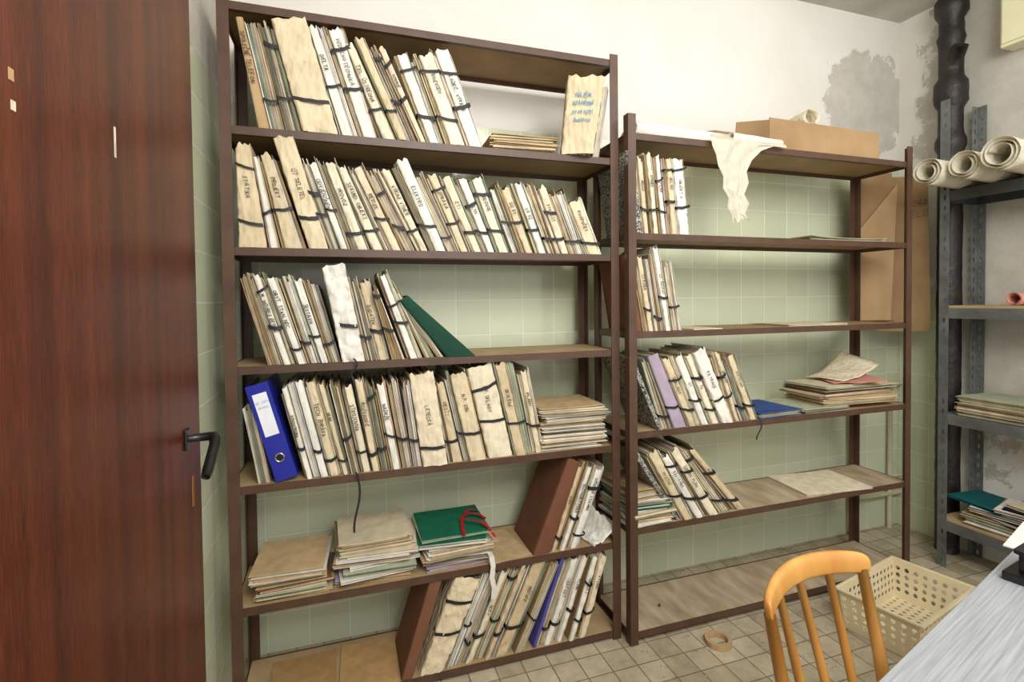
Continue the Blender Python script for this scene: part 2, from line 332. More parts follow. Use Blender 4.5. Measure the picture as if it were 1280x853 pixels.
# ------------------------------------------------------------------ folders
PAL=[lin(c) for c in [(205,182,142),(222,206,172),(190,162,118),(238,233,218),(230,223,204),(180,186,158),(204,180,162),(166,138,100),(146,138,120),(216,194,152),(228,217,190),(156,164,138),(238,234,224)]]
def folder(b0,b1,tl,L,Y,z,wt,typ,text,group,shelf,tail=0,rib=None,amp=None,depth=None):
    rnd=random.Random(int(b0*1000)*31+int(z*100))
    wb=(b1-b0)*.97;dx=tl-b0;slope=-dx/L
    y0=rnd.uniform(.005,.024);dep=depth or rnd.uniform(.222,.244)
    def W(s,y,h):
        return ((1-h)*s*wb+h*(dx+s*wt),y,h*(L+s*wt*slope*.8))
    root=empty('document_folder',(b0,Y+y0,z+.0005))
    bul=min(.006,wb*.16)
    g=G()
    def slab(s0,s1,ya,yb,h,c):
        lv=[0,.33*h,.7*h,h];V=[]
        for k,hh in enumerate(lv):
            j=rnd.uniform(-.004,.004) if k else 0
            q=(s1-s0)*.35*rnd.uniform(-1,1) if 0<k<3 else 0
            tp=rnd.uniform(-.016,.016) if k==3 else 0
            V+=[W(s0+q,ya+j,hh),W(s1+q,ya+j,hh),W(s1,yb,hh+tp),W(s0,yb,hh+tp)]
        Fc=[(0,3,2,1),(12,13,14,15)]
        for k in range(3):
            a=k*4
            for (i,j2) in ((0,1),(1,2),(2,3),(3,0)): Fc.append((a+i,a+j2,a+4+j2,a+4+i))
        g.add(V,Fc,c)
    def sheets(sa,sb,yoff,hmax,hmin=.90):
        wmm=(sb-sa)*(wb+wt)/2;n=max(1,int(wmm/.0022));s=sa
        cc=rnd.choice(PAL);hb=rnd.uniform(hmin,hmax);yb_=0
        for i in range(n):
            s2=sa+(sb-sa)*(i+1)/n
            if rnd.random()<.45: cc=rnd.choice(PAL);hb=rnd.uniform(hmin,hmax);yb_=rnd.uniform(0,.010)
            k=rnd.uniform(.7,1.05);c=(cc[0]*k,cc[1]*k,cc[2]*k,1)
            slab(s,s2-(s2-s)*rnd.uniform(.05,.35),yoff+yb_+rnd.uniform(0,.004),dep-rnd.uniform(0,.02),hb*rnd.uniform(.98,1.0),c);s=s2
    COVER={'k':'kraft','w':'white_paper','c':'cream','b':'brown_card','g':'green_card','u':'purple_card','m':'marbled','d':'blue_card','n':'tan_card'}
    ca=cb=0;ch=1.0
    if typ=='p': sheets(0,1,.0,1.0)
    else:
        full=typ in 'bgmdntu' or amp
        if full: ca,cb=0,1
        elif wb<.022: ca,cb=rnd.uniform(0,.2),rnd.uniform(.75,1)
        else:
            cw=rnd.uniform(.42,.70);ca=rnd.uniform(.06,.94-cw);cb=ca+cw;ch=rnd.uniform(.93,1.0)
        if not full:
            if ca>.03:sheets(0,ca,.002,1.02)
            if cb<.97:sheets(cb,1,.002,1.02)
        sheets(ca+.05*(cb-ca),cb-.05*(cb-ca),.006,ch*1.01,ch*.93)
    g.obj('papers','sheets',root)
    if typ!='p':
        am=amp if amp else (.0036 if typ in 'kcw' else .0006)
        prof=[(ca,dep*.97),(ca,dep*.5),(ca,.012)]+[(ca+(cb-ca)*(.5-.5*math.cos(math.pi*t/10)),-bul*math.sin(math.pi*t/10)**.5) for t in range(0,11)]+[(cb,.012),(cb,dep*.5),(cb,dep*.97)]
        nz=30;V=[];Fc=[];off=rnd.uniform(0,50)
        for k in range(nz+1):
            hh=k/nz*ch
            for i,(s,y) in enumerate(prof):
                front=3<=i<=13
                n1=noise.noise(Vector((s*wb*38,hh*6,off)));n2=abs(noise.noise(Vector((s*wb*55,hh*14,off+9))))*-1.4+.35
                nn=(n1*.7+n2)*am*(1.3 if front else .3)
                hx=hh
                if k==nz: hx=ch+noise.noise(Vector((s*wb*90+y*20,off,3)))*(.05 if am>.001 else .002)
                es=0
                if am>.001 and (i in (3,13)): es=noise.noise(Vector((hh*12,off,i)))*.05
                V.append(W(s+es,y+nn,hx))
        npf=len(prof)
        for k in range(nz):
            for i in range(npf-1): Fc.append((k*npf+i,k*npf+i+1,(k+1)*npf+i+1,(k+1)*npf+i))
        mesh('cover',V,Fc,COVER[typ],root,True)
    nb=rib if rib is not None else (1 if typ in 'kcwp' and wb>.022 else (1 if rnd.random()<.4 else 0))
    if nb==1 and rib is None and rnd.random()<.3: nb=2
    for r_ in range(nb):
        h0=rnd.uniform(.16,.45) if r_==0 else rnd.uniform(.6,.85)
        tilt=rnd.uniform(-.05,.05);hw=rnd.uniform(.0035,.0062)/L
        V=[];Fc=[];ring=[(0,.03),(0,.001)]+[(t/6,-(bul+.0045)*math.sin(math.pi*(.12+.76*t/6))**.5) for t in range(7)]+[(1,.001),(1,.03)]
        if typ=='p': ring=[(0,.03),(0,-.006),(.5,-.008),(1,-.006),(1,.03)]
        for (s,y) in ring:
            hc=h0+tilt*s-.012*math.sin(math.pi*s)+rnd.uniform(-.004,.004)
            for dh in (-hw,hw):
                for dy in (0,-.001): V.append(W(s,y+dy,hc+dh))
        for i in range(len(ring)-1):
            a,b_=i*4,(i+1)*4
            Fc+=[(a+1,b_+1,b_+3,a+3),(a,a+2,b_+2,b_),(a+2,a+3,b_+3,b_+2),(a,b_,b_+1,a+1)]
        mesh('ribbon',V,Fc,'ribbon_black',root)
        if r_==0 and tail:
            V=[];Fc=[];q=12;z0=.012
            for i in range(q+1):
                f=i/q;zz=z0-f*(tail+z0);xx=wb*.5+.010*math.sin(f*5)
                yy=-y0-.012-.004*math.sin(f*4)
                V+=[(xx-.0035,yy,zz),(xx+.0035,yy-.001,zz)]
            for i in range(q): Fc.append((i*2,i*2+1,i*2+3,i*2+2))
            mesh('ribbon_tail',V,Fc,'ribbon_black',root)
    if text and typ!='p':
        a=math.atan2(dx+(wt-wb)*.5,L)
        wmin=min(wb,wt*1.2)*(cb-ca)
        size=min(.0125,wmin*.65)
        rt=Vector((-math.sin(a),0,-math.cos(a)));up=Vector((math.cos(a),0,-math.sin(a)))
        writing(root,text,size,W((ca+cb)/2+rnd.uniform(-.03,.03),-bul-.0045,rnd.uniform(.55,.66)),rt,up,'ink_black',width=.0016,maxlen=L*.6)
    desc={'k':'kraft folder with handwritten spine','w':'white paper folder with dark ribbon','c':'cream folder with handwritten spine','p':'bundle of loose tan papers','b':'folder with dark brown cover','g':'dark green card folder','u':'purple card folder','m':'folder with black marbled cover','d':'blue card folder','n':'tan card folder'}[typ]
    ln='leaning' if abs(dx)>.03 else 'upright'
    top(root,f'{"thick" if wb>.05 else "thin"} {desc} {ln} on {shelf}','document folder',group)
    return root
def row(data,Y,z,shelf,group):
    m=[]
    for d in data:
        b0,b1,t0,vt=d[:4];opt=d[6] if len(d)>6 else {}
        x0=XS(b0,z,Y);x1=XS(b1,z,Y);tx,tz=PY(t0,vt,Y);m.append((x0,x1,tx,tz-z,d[4],d[5] if len(d)>5 else None,opt))
    for i,(x0,x1,tx,L,typ,text,opt) in enumerate(m):
        w=x1-x0
        if i+1<len(m): x1=min(x1,m[i+1][0]-.0008) if m[i+1][0]>x0+.004 else x1
        wt=w
        if i+1<len(m): wt=min(w*1.05,max(.005,m[i+1][2]-tx-.002))
        if 'wt' in opt: wt=w*opt['wt']
        folder(x0,x1,tx,L,Y,z,wt,typ,text,group,shelf,opt.get('tail',0),opt.get('rib'),opt.get('amp'))
row([(322,338,293,18,'n','SPOLEČNÉ TELEFON',{'rib':0}),(338,356,303,18,'p',None,{'rib':1}),(357,377,321,20,'p',None,{'rib':2}),(378,424,338,22,'k',None,{'amp':.007}),(425,449,383,30,'w','DELTA'),(450,474,402,27,'w','VZDUCHOTECHNIKA'),(475,497,430,54,'c','TEL. ÚSTŘEDNA'),(498,512,443,48,'k',None),(513,524,457,50,'p'),(525,534,470,56,'k','SITUACE'),(535,556,492,66,'w'),(558,584,516,63,'c','ROZVODY'),(585,607,541,62,'w','KLADEČ. VÝKRES',{'rib':2})],DL,ZL[1],'top shelf','document folders on the top shelf')
row([(298,334,293,180,'k','STATIKA',{'rib':2,'amp':.004}),(336,350,313,187,'w',None),(352,384,322,190,'k','PROJEKT'),(386,411,341,173,'k','ÚT SELETEL',{'amp':.004}),(412,424,368,195,'p'),(425,439,382,197,'w','ODVZDUŠNĚNÍ'),(440,464,398,200,'c','PROVOZ'),(465,487,420,207,'c','SEKUND. OBJEKT'),(488,507,437,207,'k','REVIZE'),(508,521,455,210,'p'),(522,537,470,212,'c','VÝKAZ VÝMĚR'),(538,559,487,203,'w','ELEKTRO'),(560,574,512,215,'p'),(575,591,532,216,'k','ZPRÁVA'),(592,606,550,220,'c','ZTI'),(607,621,568,222,'w','PLYN'),(622,641,585,220,'c','VODOVOD'),(642,657,610,228,'p'),(658,671,625,230,'k','SO 01'),(672,687,640,228,'w','SO 02'),(688,699,655,228,'p'),(700,714,670,235,'k','VÝKRESY'),(715,735,685,238,'p'),(736,757,708,250,'k','ROZPOČET')],DL,ZL[2],'second shelf','document folders on the second shelf')
row([(335,351,297,340,'p',None,{'rib':0}),(352,369,312,342,'w','M. MOUREZ ŘEŠENÍ'),(370,384,328,345,'w','OBYT. STAN. NOC.'),(385,397,346,343,'p'),(398,411,360,345,'w','SESTAVA'),(412,427,377,347,'p'),(428,457,402,334,'w',None,{'tail':.05,'amp':.016}),(458,472,432,345,'p'),(473,489,446,350,'k','DODATEK'),(490,507,463,355,'p'),(510,530,470,340,'w',None),(533,545,485,352,'p',None,{'rib':0}),(548,557,494,368,'p',None,{'rib':0}),(559,597,500,376,'g',None,{'wt':.25,'rib':0})],DL,ZL[3],'third shelf','document folders on the third shelf')
row([(322,337,300,505,'p',None,{'rib':0,})],DL,ZL[4],'fourth shelf','document folders on the fourth shelf')
row([(381,391,347,483,'w','KOVOVÝROBA'),(392,400,358,480,'p'),(401,410,368,480,'w'),(411,427,378,477,'k','TECH. ZPRÁVA'),(428,439,395,480,'k','SO 04'),(440,451,410,475,'p',None,{'tail':.19,'rib':1}),(452,464,425,478,'c','STROJOVNA'),(465,477,441,473,'k','ROZVADEČ'),(478,489,455,475,'p'),(490,503,467,475,'w','NÁDRŽE'),(504,517,483,474,'p'),(518,528,502,476,'p'),(529,561,512,470,'k','LETECKÁ',{'amp':.006}),(563,581,543,474,'k','CESTY'),(582,611,555,468,'k','N.P. SOU'),(613,644,585,463,'c','N.P. SKLADY',{'amp':.006}),(645,668,617,453,'k','ŠKOLENÍ'),(669,684,648,462,'k','PLÁNY')],DL,ZL[4],'fourth shelf','document folders on the fourth shelf')
row([(668,690,712,575,'b',None,{'rib':0}),(691,700,728,575,'k','VÝPIS'),(701,712,738,578,'w','BUCHAREŠTSKÁ'),(714,728,748,582,'w','DROBNÁ STAVBA')],DL,ZL[5],'fifth shelf','document folders leaning on the fifth shelf')
row([(502,517,540,722,'b',None,{'rib':0}),(525,556,570,722,'k',None,{'amp':.010,'rib':2}),(560,569,607,715,'p'),(570,578,618,713,'p'),(580,593,628,710,'c','SKICY'),(596,606,645,708,'p'),(607,615,655,706,'k'),(618,640,668,700,'k','POCHOZ'),(644,655,692,700,'p'),(668,672,705,697,'d',None),(673,681,711,697,'p'),(682,693,719,695,'w','TRAFOST.'),(698,707,733,693,'w','KLIMA'),(712,721,744,692,'w','OBJEKT'),(724,734,753,690,'k','VÝTAH')],DL,ZL[6],'bottom shelf','document folders leaning on the bottom shelf')
row([(797,805,783,188,'m',None,{'rib':0}),(806,816,796,190,'k','ARCHIV'),(817,827,807,190,'c','VÝKRES'),(828,837,818,190,'w','DÍLNA'),(838,848,830,193,'k','SKLAD'),(849,866,840,195,'w','OBJEKT 6')],DR,ZR[1],'lower unit','document folders on the upper shelf of the lower unit')
row([(800,806,785,318,'b',None,{'rib':0}),(807,812,791,318,'p'),(813,821,797,318,'k','STAVBA'),(822,832,808,315,'p'),(833,844,816,308,'w','ÚT. ŘÍČANY'),(845,856,832,325,'p',None)],DR,ZR[2],'lower unit','document folders on the second shelf of the lower unit')
row([(824,829,786,447,'m',None,{'rib':0}),(830,844,803,448,'p'),(845,861,812,447,'u',None),(862,877,825,447,'k','DOKLADY'),(878,891,842,446,'w','ÚT'),(892,904,858,445,'c','N.P. 70'),(905,918,868,441,'w','FILTRACE',{'amp':.006}),(919,929,893,443,'k','OPRAVY'),(930,939,903,447,'p'),(940,952,910,448,'k','KOTELNA',{'tail':.08,'rib':1})],DR,ZR[3],'lower unit','document folders on the third shelf of the lower unit')
row([(848,853,792,566,'m',None,{'rib':0}),(854,869,808,570,'k','MÍSTNÍ'),(870,885,824,570,'w','ZÁSTAVBA'),(886,902,837,566,'c','ÚZEMNÍ PLÁN'),(903,918,849,564,'p'),(920,936,858,564,'k','MAPY',{'wt':.5})],DR,ZR[4],'lower unit','document folders on the fourth shelf of the lower unit')

# upright book with blue handwriting at the end of the top shelf (turned towards the room)
x0=XS(703,ZL[1],DL);x1=XS(740,ZL[1],DL);tx,tz=PY(711,94,DL)
f=folder(x0,x1,tx,tz-ZL[1],DL,ZL[1],(x1-x0)*1.1,'k',None,'document folders on the top shelf','top shelf',rib=0,depth=.15,amp=.004)
f.rotation_euler=(0,0,math.radians(-20))
f['label']='kraft paper folder with blue handwriting standing on the top shelf'
a=math.atan2(tx-x0,tz-ZL[1]);wd=x1-x0
for i,(t,s) in enumerate([('NAJEM.',.016),('UZAVŘENÁ',.014),('provozni',.017),('budova',.017)]):
    zz=.215-i*.030
    writing(f,t,s,(wd*.52+zz*math.tan(a),-.0125,zz),(math.cos(a),0,-math.sin(a)*.2),(math.sin(a),0,math.cos(a)),'ink_blue',width=.0022,maxlen=wd*.62)
x0=XS(743,ZL[1],DL);x1=XS(754,ZL[1],DL);tx,tz=PY(755,100,DL)
f=folder(x0,x1,tx,tz-ZL[1],DL,ZL[1],(x1-x0),'p',None,'document folders on the top shelf','top shelf',rib=0,depth=.15);f.rotation_euler=(0,0,math.radians(-20));f.location.y+=.03

def binder():
    z=ZL[4];Y=DL
    x0=XS(345,z,Y);tx,tz=PY(304,482,Y);a=math.atan2(tx-x0,tz-z);L=.32;w=.066
    o=empty('ring_binder',(x0,Y+.005,z+.001),(0,a,0))
    g=G();g.box(0,.003,0,.26,0,L);g.box(w-.003,w,0,.26,0,L);g.box(.003,w-.003,0,.003,0,L);g.obj('cover','binder_blue',o,bevel=.001)
    g=G();g.box(.006,w-.006,.02,.24,.006,L-.012,);g.obj('papers','white_paper',o)
    g=G();g.box(.012,w-.012,-.001,-.0001,.15,.29);g.obj('spine_label','label_white',o)
    g=G();n=24;cx,cz=w/2,.075
    pts=[(cx+.013*math.cos(2*math.pi*i/n),-.002,cz+.013*math.sin(2*math.pi*i/n)) for i in range(n+1)]
    g.tube(pts,.0028,8,cap=False);g.obj('finger_ring','steel',o,True)
    g=G();g.tube([(cx,-.0012,cz),(cx,-.0002,cz)],.011,20);g.obj('finger_hole','black_plastic',o)
    writing(o,'vyp. zdivo',.008,(w/2,-.0018,.262),(1,0,0),(0,0,1),'ink_blue',.0008)
    writing(o,'budovy',.008,(w/2,-.0018,.245),(1,0,0),(0,0,1),'ink_blue',.0008)
    top(o,'blue ring binder with white spine label leaning on fourth shelf','ring binder')
binder()

# ------------------------------------------------------------------ flat stacks
def flat(cx,cy,z,wx,dy,t,rot,colr,label,group,curl=0,kind='document_folder'):
    rnd=random.Random(int(cx*977+z*1313+t*7777))
    g=G();n=max(1,int(t/.0030));th=t/n
    for i in range(n):
        last=i in(0,n-1)
        c=colr if last else rnd.choice(PAL);k=rnd.uniform(.72,1.05) if not last else rnd.uniform(.92,1.03);c=(c[0]*k,c[1]*k,c[2]*k,1)
        ex=0 if last else rnd.uniform(-.018,.006);ox=rnd.uniform(-.012,.012) if not last else 0;oy=rnd.uniform(-.010,.010) if not last else 0
        ang=rnd.uniform(-.04,.04) if not last else 0
        nx=6;V=[];Fc=[];wvp=rnd.uniform(0,6)
        for zz in (0,1):
            for j in range(3):
                for q in range(nx+1):
                    fx=q/nx-.5;fy=j/2-.5
                    x=fx*(wx+ex*2)+ox;y=fy*(dy+ex)+oy
                    x,y=x*math.cos(ang)-y*math.sin(ang),x*math.sin(ang)+y*math.cos(ang)
                    wv=curl*((abs(fx)*2)**3)*(i/n)
                    V.append((x,y,i*th+zz*th*.75+wv+(th*.12*math.sin(fx*9+wvp)+th*.12)*(1 if i else 0)))
        S=3*(nx+1)
        for j in range(2):
            for q in range(nx):
                a=j*(nx+1)+q
                Fc.append((a,a+nx+1,a+nx+2,a+1));Fc.append((S+a,S+a+1,S+a+nx+2,S+a+nx+1))
        for q in range(nx):
            Fc.append((q,q+1,S+q+1,S+q));b_=2*(nx+1)+q;Fc.append((b_+1,b_,S+b_,S+b_+1))
        for j in range(2):
            a=j*(nx+1);Fc.append((a+nx+1,a,S+a,S+a+nx+1));a+=nx;Fc.append((a,a+nx+1,S+a+nx+1,S+a))
        g.add(V,Fc,c)
    o=g.obj(kind,'sheets',None,loc=(cx,cy,z+.0004),rot=(0,0,rot))
    top(o,label,'document folder' if kind=='document_folder' else 'paper',group);return o
C=lambda *c: lin(c)
TAN,CRM,WHT,BRN,GRN,BLU,LIL,GG=C(200,172,130),C(218,205,174),C(234,230,221),C(120,80,54),C(24,104,76),C(60,84,140),C(176,160,180),C(178,182,156)
NM={TAN:'tan',CRM:'cream',WHT:'white',BRN:'brown',GRN:'green',BLU:'blue',LIL:'lilac',GG:'grey green'}
def stack(u0,u1,z,Y,H,n,cols,name,dy=.25,jit=.015,top_curl=0):
    x0,x1=XS(u0,z+H*.3,Y),XS(u1,z+H*.3,Y);wx=(x1-x0)-jit*1.6;cx=(x0+x1)/2;zz=z
    rnd=random.Random(int(u0))
    ts=[rnd.uniform(.5,1.5) for _ in range(n)];S=sum(ts)
    for i in range(n):
        t=H*ts[i]/S
        c=cols[i%len(cols)] if i<n-1 else cols[-1]
        flat(cx+rnd.uniform(-jit,jit)*.8,Y+dy/2+rnd.uniform(0,.02)+.004,zz,wx+rnd.uniform(-.014,.012),dy*rnd.uniform(.9,1),t,rnd.uniform(-.10,.10),c,f'{NM[c]} folder lying flat in stack on {name}',f'stacked folders on {name}',curl=top_curl if i==n-1 else 0)
        zz+=t+.0006
    return cx,zz
stack(612,700,ZL[1],DL+.01,.062,6,[TAN,CRM,TAN],'top shelf',dy=.24)
stack(677,763,ZL[4],DL,.155,9,[WHT,CRM,WHT,BRN,WHT,TAN],'fourth shelf',dy=.25,top_curl=.004)
stack(308,414,ZL[5],DL,.085,6,[TAN,CRM,BRN,TAN],'fifth shelf',dy=.26,jit=.018)
stack(418,526,ZL[5],DL,.135,10,[TAN,LIL,WHT,GG,WHT,CRM,WHT,CRM],'fifth shelf',dy=.26,jit=.02,top_curl=.006)
cxs,zzs=stack(525,620,ZL[5],DL,.115,8,[LIL,WHT,TAN,WHT,GG,WHT,GRN],'fifth shelf',dy=.25,jit=.016)
def ribbonpath(g,pts,hw=.006):
    for p,q in zip(pts[:-1],pts[1:]):
        p=Vector(p);q=Vector(q);d=(q-p);s=d.cross(Vector((0,0,1)));s=Vector((1,0,0)) if s.length<1e-5 else s.normalized()
        if abs(d.normalized().z)>.6: s=Vector((1,0,0))
        u=Vector((0,-.001,.001))
        P=[p-s*hw,q-s*hw,q+s*hw,p+s*hw];g.hexa([tuple(v) for v in P]+[tuple(v+u) for v in P])
g=G()
ribbonpath(g,[(0,-.13,.002),(.01,-.06,.004),(.02,.0,.012),(.05,.02,.02),(.09,.01,.012),(.11,-.02,.004)])
ribbonpath(g,[(.02,0,.008),(.04,-.05,.022),(.08,-.07,.018),(.10,-.10,.004),(.115,-.13,-.02)])
ribbonpath(g,[(.02,0,.008),(.06,.05,.02),(.10,.06,.006)])
top(g.obj('ribbon','ribbon_red',loc=(cxs+.02,DL+.13,zzs)),'red ribbon tied on a green folder','ribbon')
# white fabric tie hanging over the shelf edge below the green stack
xr,_=PY(614,690,DL)
g=G();ribbonpath(g,[(0,.03,.035),(0,-.004,.032),(.004,-.010,.0),(-.002,-.012,-.04),(.006,-.013,-.08),(.002,-.012,-.12)],hw=.009)
top(g.obj('ribbon','ribbon_white',loc=(xr,DL,ZL[5])),'white fabric tie hanging over the shelf edge','ribbon')
stack(787,847,ZR[4],DR,.135,10,[WHT,TAN,GG,TAN,WHT,GRN,WHT,TAN],'lower unit',dy=.25)
def flatu(u0,u1,z,Y,t,rot,c,label,dy=.24,curl=0,kind='document_folder',grp=None,yo=.01):
    x0,x1=XS(u0,z,Y),XS(u1,z,Y);return flat((x0+x1)/2,Y+dy/2+yo,z,abs(x1-x0),dy,t,rot,c,label,grp,curl,kind)
flatu(950,1006,ZR[3],DR,.024,.05,BLU,'blue card folder lying flat on the shelf',dy=.24)
flatu(955,990,ZR[3]+.0255,DR,.008,-.12,BLU,'small blue folder lying on another blue folder',dy=.17,yo=.03)
flatu(1009,1064,ZR[3],DR,.020,0,GG,'thin grey green folder lying flat beside a stack',dy=.25)
stack(1034,1128,ZR[3]+.0208,DR,.085,8,[TAN,CRM,TAN,TAN,CRM,BRN,CRM],'lower unit',dy=.24,top_curl=.004,jit=.024)
flatu(1015,1112,ZR[1],DR,.012,.03,GG,'thin grey green folder lying flat on the upper shelf',curl=.008)
flatu(990,1062,ZR[2],DR,.006,-.03,CRM,'thin cream folder lying flat on the shelf',curl=.006)
flatu(868,905,ZR[2],DR,.005,.04,CRM,'thin cream papers lying flat on the shelf')
flatu(1018,1092,ZR[4],DR,.006,-.10,C(228,216,188),'pale cream folder lying flat on a dusty shelf',dy=.25,curl=.004)
flatu(606,662,ZL[5],DL,.004,.15,TAN,'tan wrapping paper sheet lying on the shelf',kind='paper_sheet')
flatu(330,420,ZL[6],DL,.004,.02,C(176,140,92),'brown cardboard sheet lying on the bottom shelf',kind='cardboard_sheet')
flatu(425,500,ZL[6],DL,.006,-.03,C(186,150,100),'tan cardboard sheet lying on the bottom shelf',kind='cardboard_sheet')
def curled(cx,cy,z,w,d,amp,rot,mat,label,name='paper_sheet',rag=0):
    V=[];Fc=[];n=14
    for j in range(n+1):
        for i in range(n+1):
            fx=i/n;fy=j/n
            V.append(((fx-.5)*w,(fy-.5)*d,.001+amp*(fx**2.2)*(.5+.5*fy)+.004*math.sin(fx*7+fy*3)**2+rag*abs(noise.noise(Vector((fx*5,fy*5,cx))))))
    for j in range(n):
        for i in range(n): Fc.append((j*(n+1)+i,j*(n+1)+i+1,(j+1)*(n+1)+i+1,(j+1)*(n+1)+i))
    o=mesh(name,V,Fc,mat,None,True,loc=(cx,cy,z),rot=(0,0,rot));md=o.modifiers.new('s','SOLIDIFY');md.thickness=.0008
    top(o,label,'paper');return o
curled(2.33,DR+.17,ZR[3]+.122,.32,.18,.11,.2,'cream','curled cream card sheet on a stack of folders')
curled(2.28,DR+.09,ZR[3]+.114,.24,.17,.02,-.4,'roll_inner','open pinkish folder sheet on a stack')
curled(.93,DL+.10,ZL[5],.10,.2,.10,.2,'white_paper','crumpled white papers beside leaning folders',rag=.03)

# ------------------------------------------------------------------ rolls of paper
def roll(p0,p1,r,label,mat='white_paper',turns=2.2,wob=0,shr=.28):
    p0=Vector(p0);p1=Vector(p1);ax=(p1-p0);Ln=ax.length;ax.normalize()
    a=ax.cross(Vector((0,0,1))).normalized();b_=a.cross(ax)
    n=int(turns*20);V=[];Fc=[];E=(0,.15,.35,.5,.65,.85,1)
    for e in E:
        for i in range(n+1):
            an=2*math.pi*turns*i/n-math.pi/2;rr=r*(1-shr*i/n)
            rr*=1-wob*abs(noise.noise(Vector((e*4,an*.8,r*50))))
            V.append(tuple(ax*(Ln*e)+(a*math.cos(an)+b_*math.sin(an))*rr+Vector((0,0,r))))
    for s in range(len(E)-1):
        for i in range(n):
            q=s*(n+1)+i;Fc.append((q,q+1,q+n+2,q+n+1))
    o=mesh('paper_roll',V,Fc,mat,None,True,loc=tuple(p0));md=o.modifiers.new('s','SOLIDIFY');md.thickness=.0006
    top(o,label,'paper roll');return o
z=ZR[0]+.001
roll((1.08,DR+.055,z),(1.60,DR+.10,z),.034,'long white paper roll lying on top of the shelving',wob=.35)
roll((1.10,DR+.15,z),(1.50,DR+.18,z),.028,'long white paper roll lying on top of the shelving',wob=.3)
for (x,y,r,tn,sh) in [(2.57,1.64,.066,2.6,.55),(2.59,1.505,.066,2.4,.5),(2.56,1.36,.074,2.7,.5)]:
    roll((x,y,1.8565),(3.05,y+.02,1.8565),r,'wide white drawing roll lying on the grey metal rack','tissue',turns=tn,shr=sh,wob=.12)
roll((2.86,1.46,1.298),(3.06,1.47,1.298),.03,'small drawing roll with pinkish inside on rack shelf','roll_inner')
def torn():
    Y=DR-.012
    L_=[(888,174),(889,183),(893,194),(895,208),(901,222),(900,236),(907,248),(905,260),(911,270),(913,280)]
    R_=[(981,186),(964,184),(948,190),(936,202),(929,216),(932,230),(927,244),(933,256),(929,268),(935,276)]
    V=[];Fc=[];n=16;rnd=random.Random(2)
    for k,(l,r_) in enumerate(zip(L_,R_)):
        for i in range(n+1):
            f=i/n;x,zz=PY(l[0]+(r_[0]-l[0])*f,l[1]+(r_[1]-l[1])*f+(rnd.uniform(-6,2) if k==9 else 0),Y)
            V.append((x,-.004-.012*abs(math.sin(f*7+k*.25))-.010*abs(noise.noise(Vector((f*3,k*.35,1)))),zz))
    rows=len(L_)
    for i in range(n+1): V.append((V[i][0],-.002,ZR[0]+.010))
    for i in range(n+1):
        f=i/n;V.append((V[i][0]+.02,.03,ZR[0]+.03+.01*math.sin(f*4)))
    for k in range(rows-1):
        for i in range(n): Fc.append((k*(n+1)+i,k*(n+1)+i+1,(k+1)*(n+1)+i+1,(k+1)*(n+1)+i))
    a=rows*(n+1);b_=a+n+1
    for i in range(n): Fc.append((i,i+1,a+i+1,a+i));Fc.append((a+i,a+i+1,b_+i+1,b_+i))
    V=[(v[0]-1.5,v[1],v[2]-ZR[0]) for v in V]
    o=mesh('torn_paper_sheet',V,Fc,'tissue',None,False,loc=(1.5,Y,ZR[0]))
    top(o,'torn cream paper sheet hanging over the top shelf edge','paper')
torn()
roll((1.50,DR-.005,ZR[0]+.002),(1.78,DR+.02,ZR[0]+.004),.019,'cream paper roll from which a torn sheet hangs','cream',wob=.3)
def cbox():
    x0,x1=1.66,2.45;ya,yb=-.10,.115;H=.145;cx=2.05;o=empty('cardboard_box',(cx,DR+.165,ZR[0]+.003),(0,0,.03));t=.005
    a,b_=x0-cx,x1-cx
    g=G()
    g.box(a,b_,ya,yb,0,t);g.box(a,b_,yb-t,yb,t,H);g.box(b_-t,b_,ya+t,yb-t,t,H);g.box(a+.10,b_-t,ya,ya+t,t,H)
    g.obj('body','cardboard',o,bevel=.001)
    g=G();g.box(a+.16,b_-t,ya+t,yb-t,H-t,H);g.obj('lid','cardboard',o)
    g=G();P=[(a-.12,ya-.03,.006),(a+.10,ya,.006),(a+.10,ya,H-.01),(a-.10,ya-.02,H-.05)];g.hexa(P+[(p[0],p[1]+.004,p[2]) for p in P]);g.obj('flap','cardboard_dark',o)
    g=G();P=[(a-.10,yb+.01,.0),(a,yb-.005,.0),(a,yb-.005,H),(a-.09,yb+.012,H-.01)];g.hexa(P+[(p[0],p[1]+.004,p[2]) for p in P]);g.obj('flap','cardboard_dark',o)
    top(o,'long low open brown cardboard box lying on top of shelving','cardboard box')
cbox()
roll((2.04,DR+.09,ZR[0]+.150),(2.06,DR+.20,ZR[0]+.150),.040,'short cream paper roll on top of the cardboard box','cream')

def bigcard():
    o=empty('flattened_cardboard_box',(2.575,1.992,1.20),(math.radians(-2),0,math.radians(-23.9)))
    g=G();g.box(0,.20,-.004,.004,.02,.80);g.obj('panel','cardboard_dark',o,bevel=.001)
    g=G();g.box(.12,.385,.007,.014,-.04,.78);g.obj('panel','cardboard_dark',o,bevel=.001)
    g=G();P=[(.01,-.03,.02),(.16,-.04,.02),(.22,-.014,.74),(.03,-.012,.50)];g.hexa([(p[0],p[1],p[2]) for p in P]+[(p[0],p[1]+.006,p[2]) for p in P]);g.obj('flap','cardboard',o)
    writing(o,'0C48',.035,(.325,.0055,.64),(1,0,0),(0,0,1),'ink_black',.0018);writing(o,'PELO',.035,(.325,.0055,.58),(1,0,0),(0,0,1),'ink_black',.0018)
    top(o,'large flattened brown cardboard box leaning on the wall','cardboard box')
bigcard()

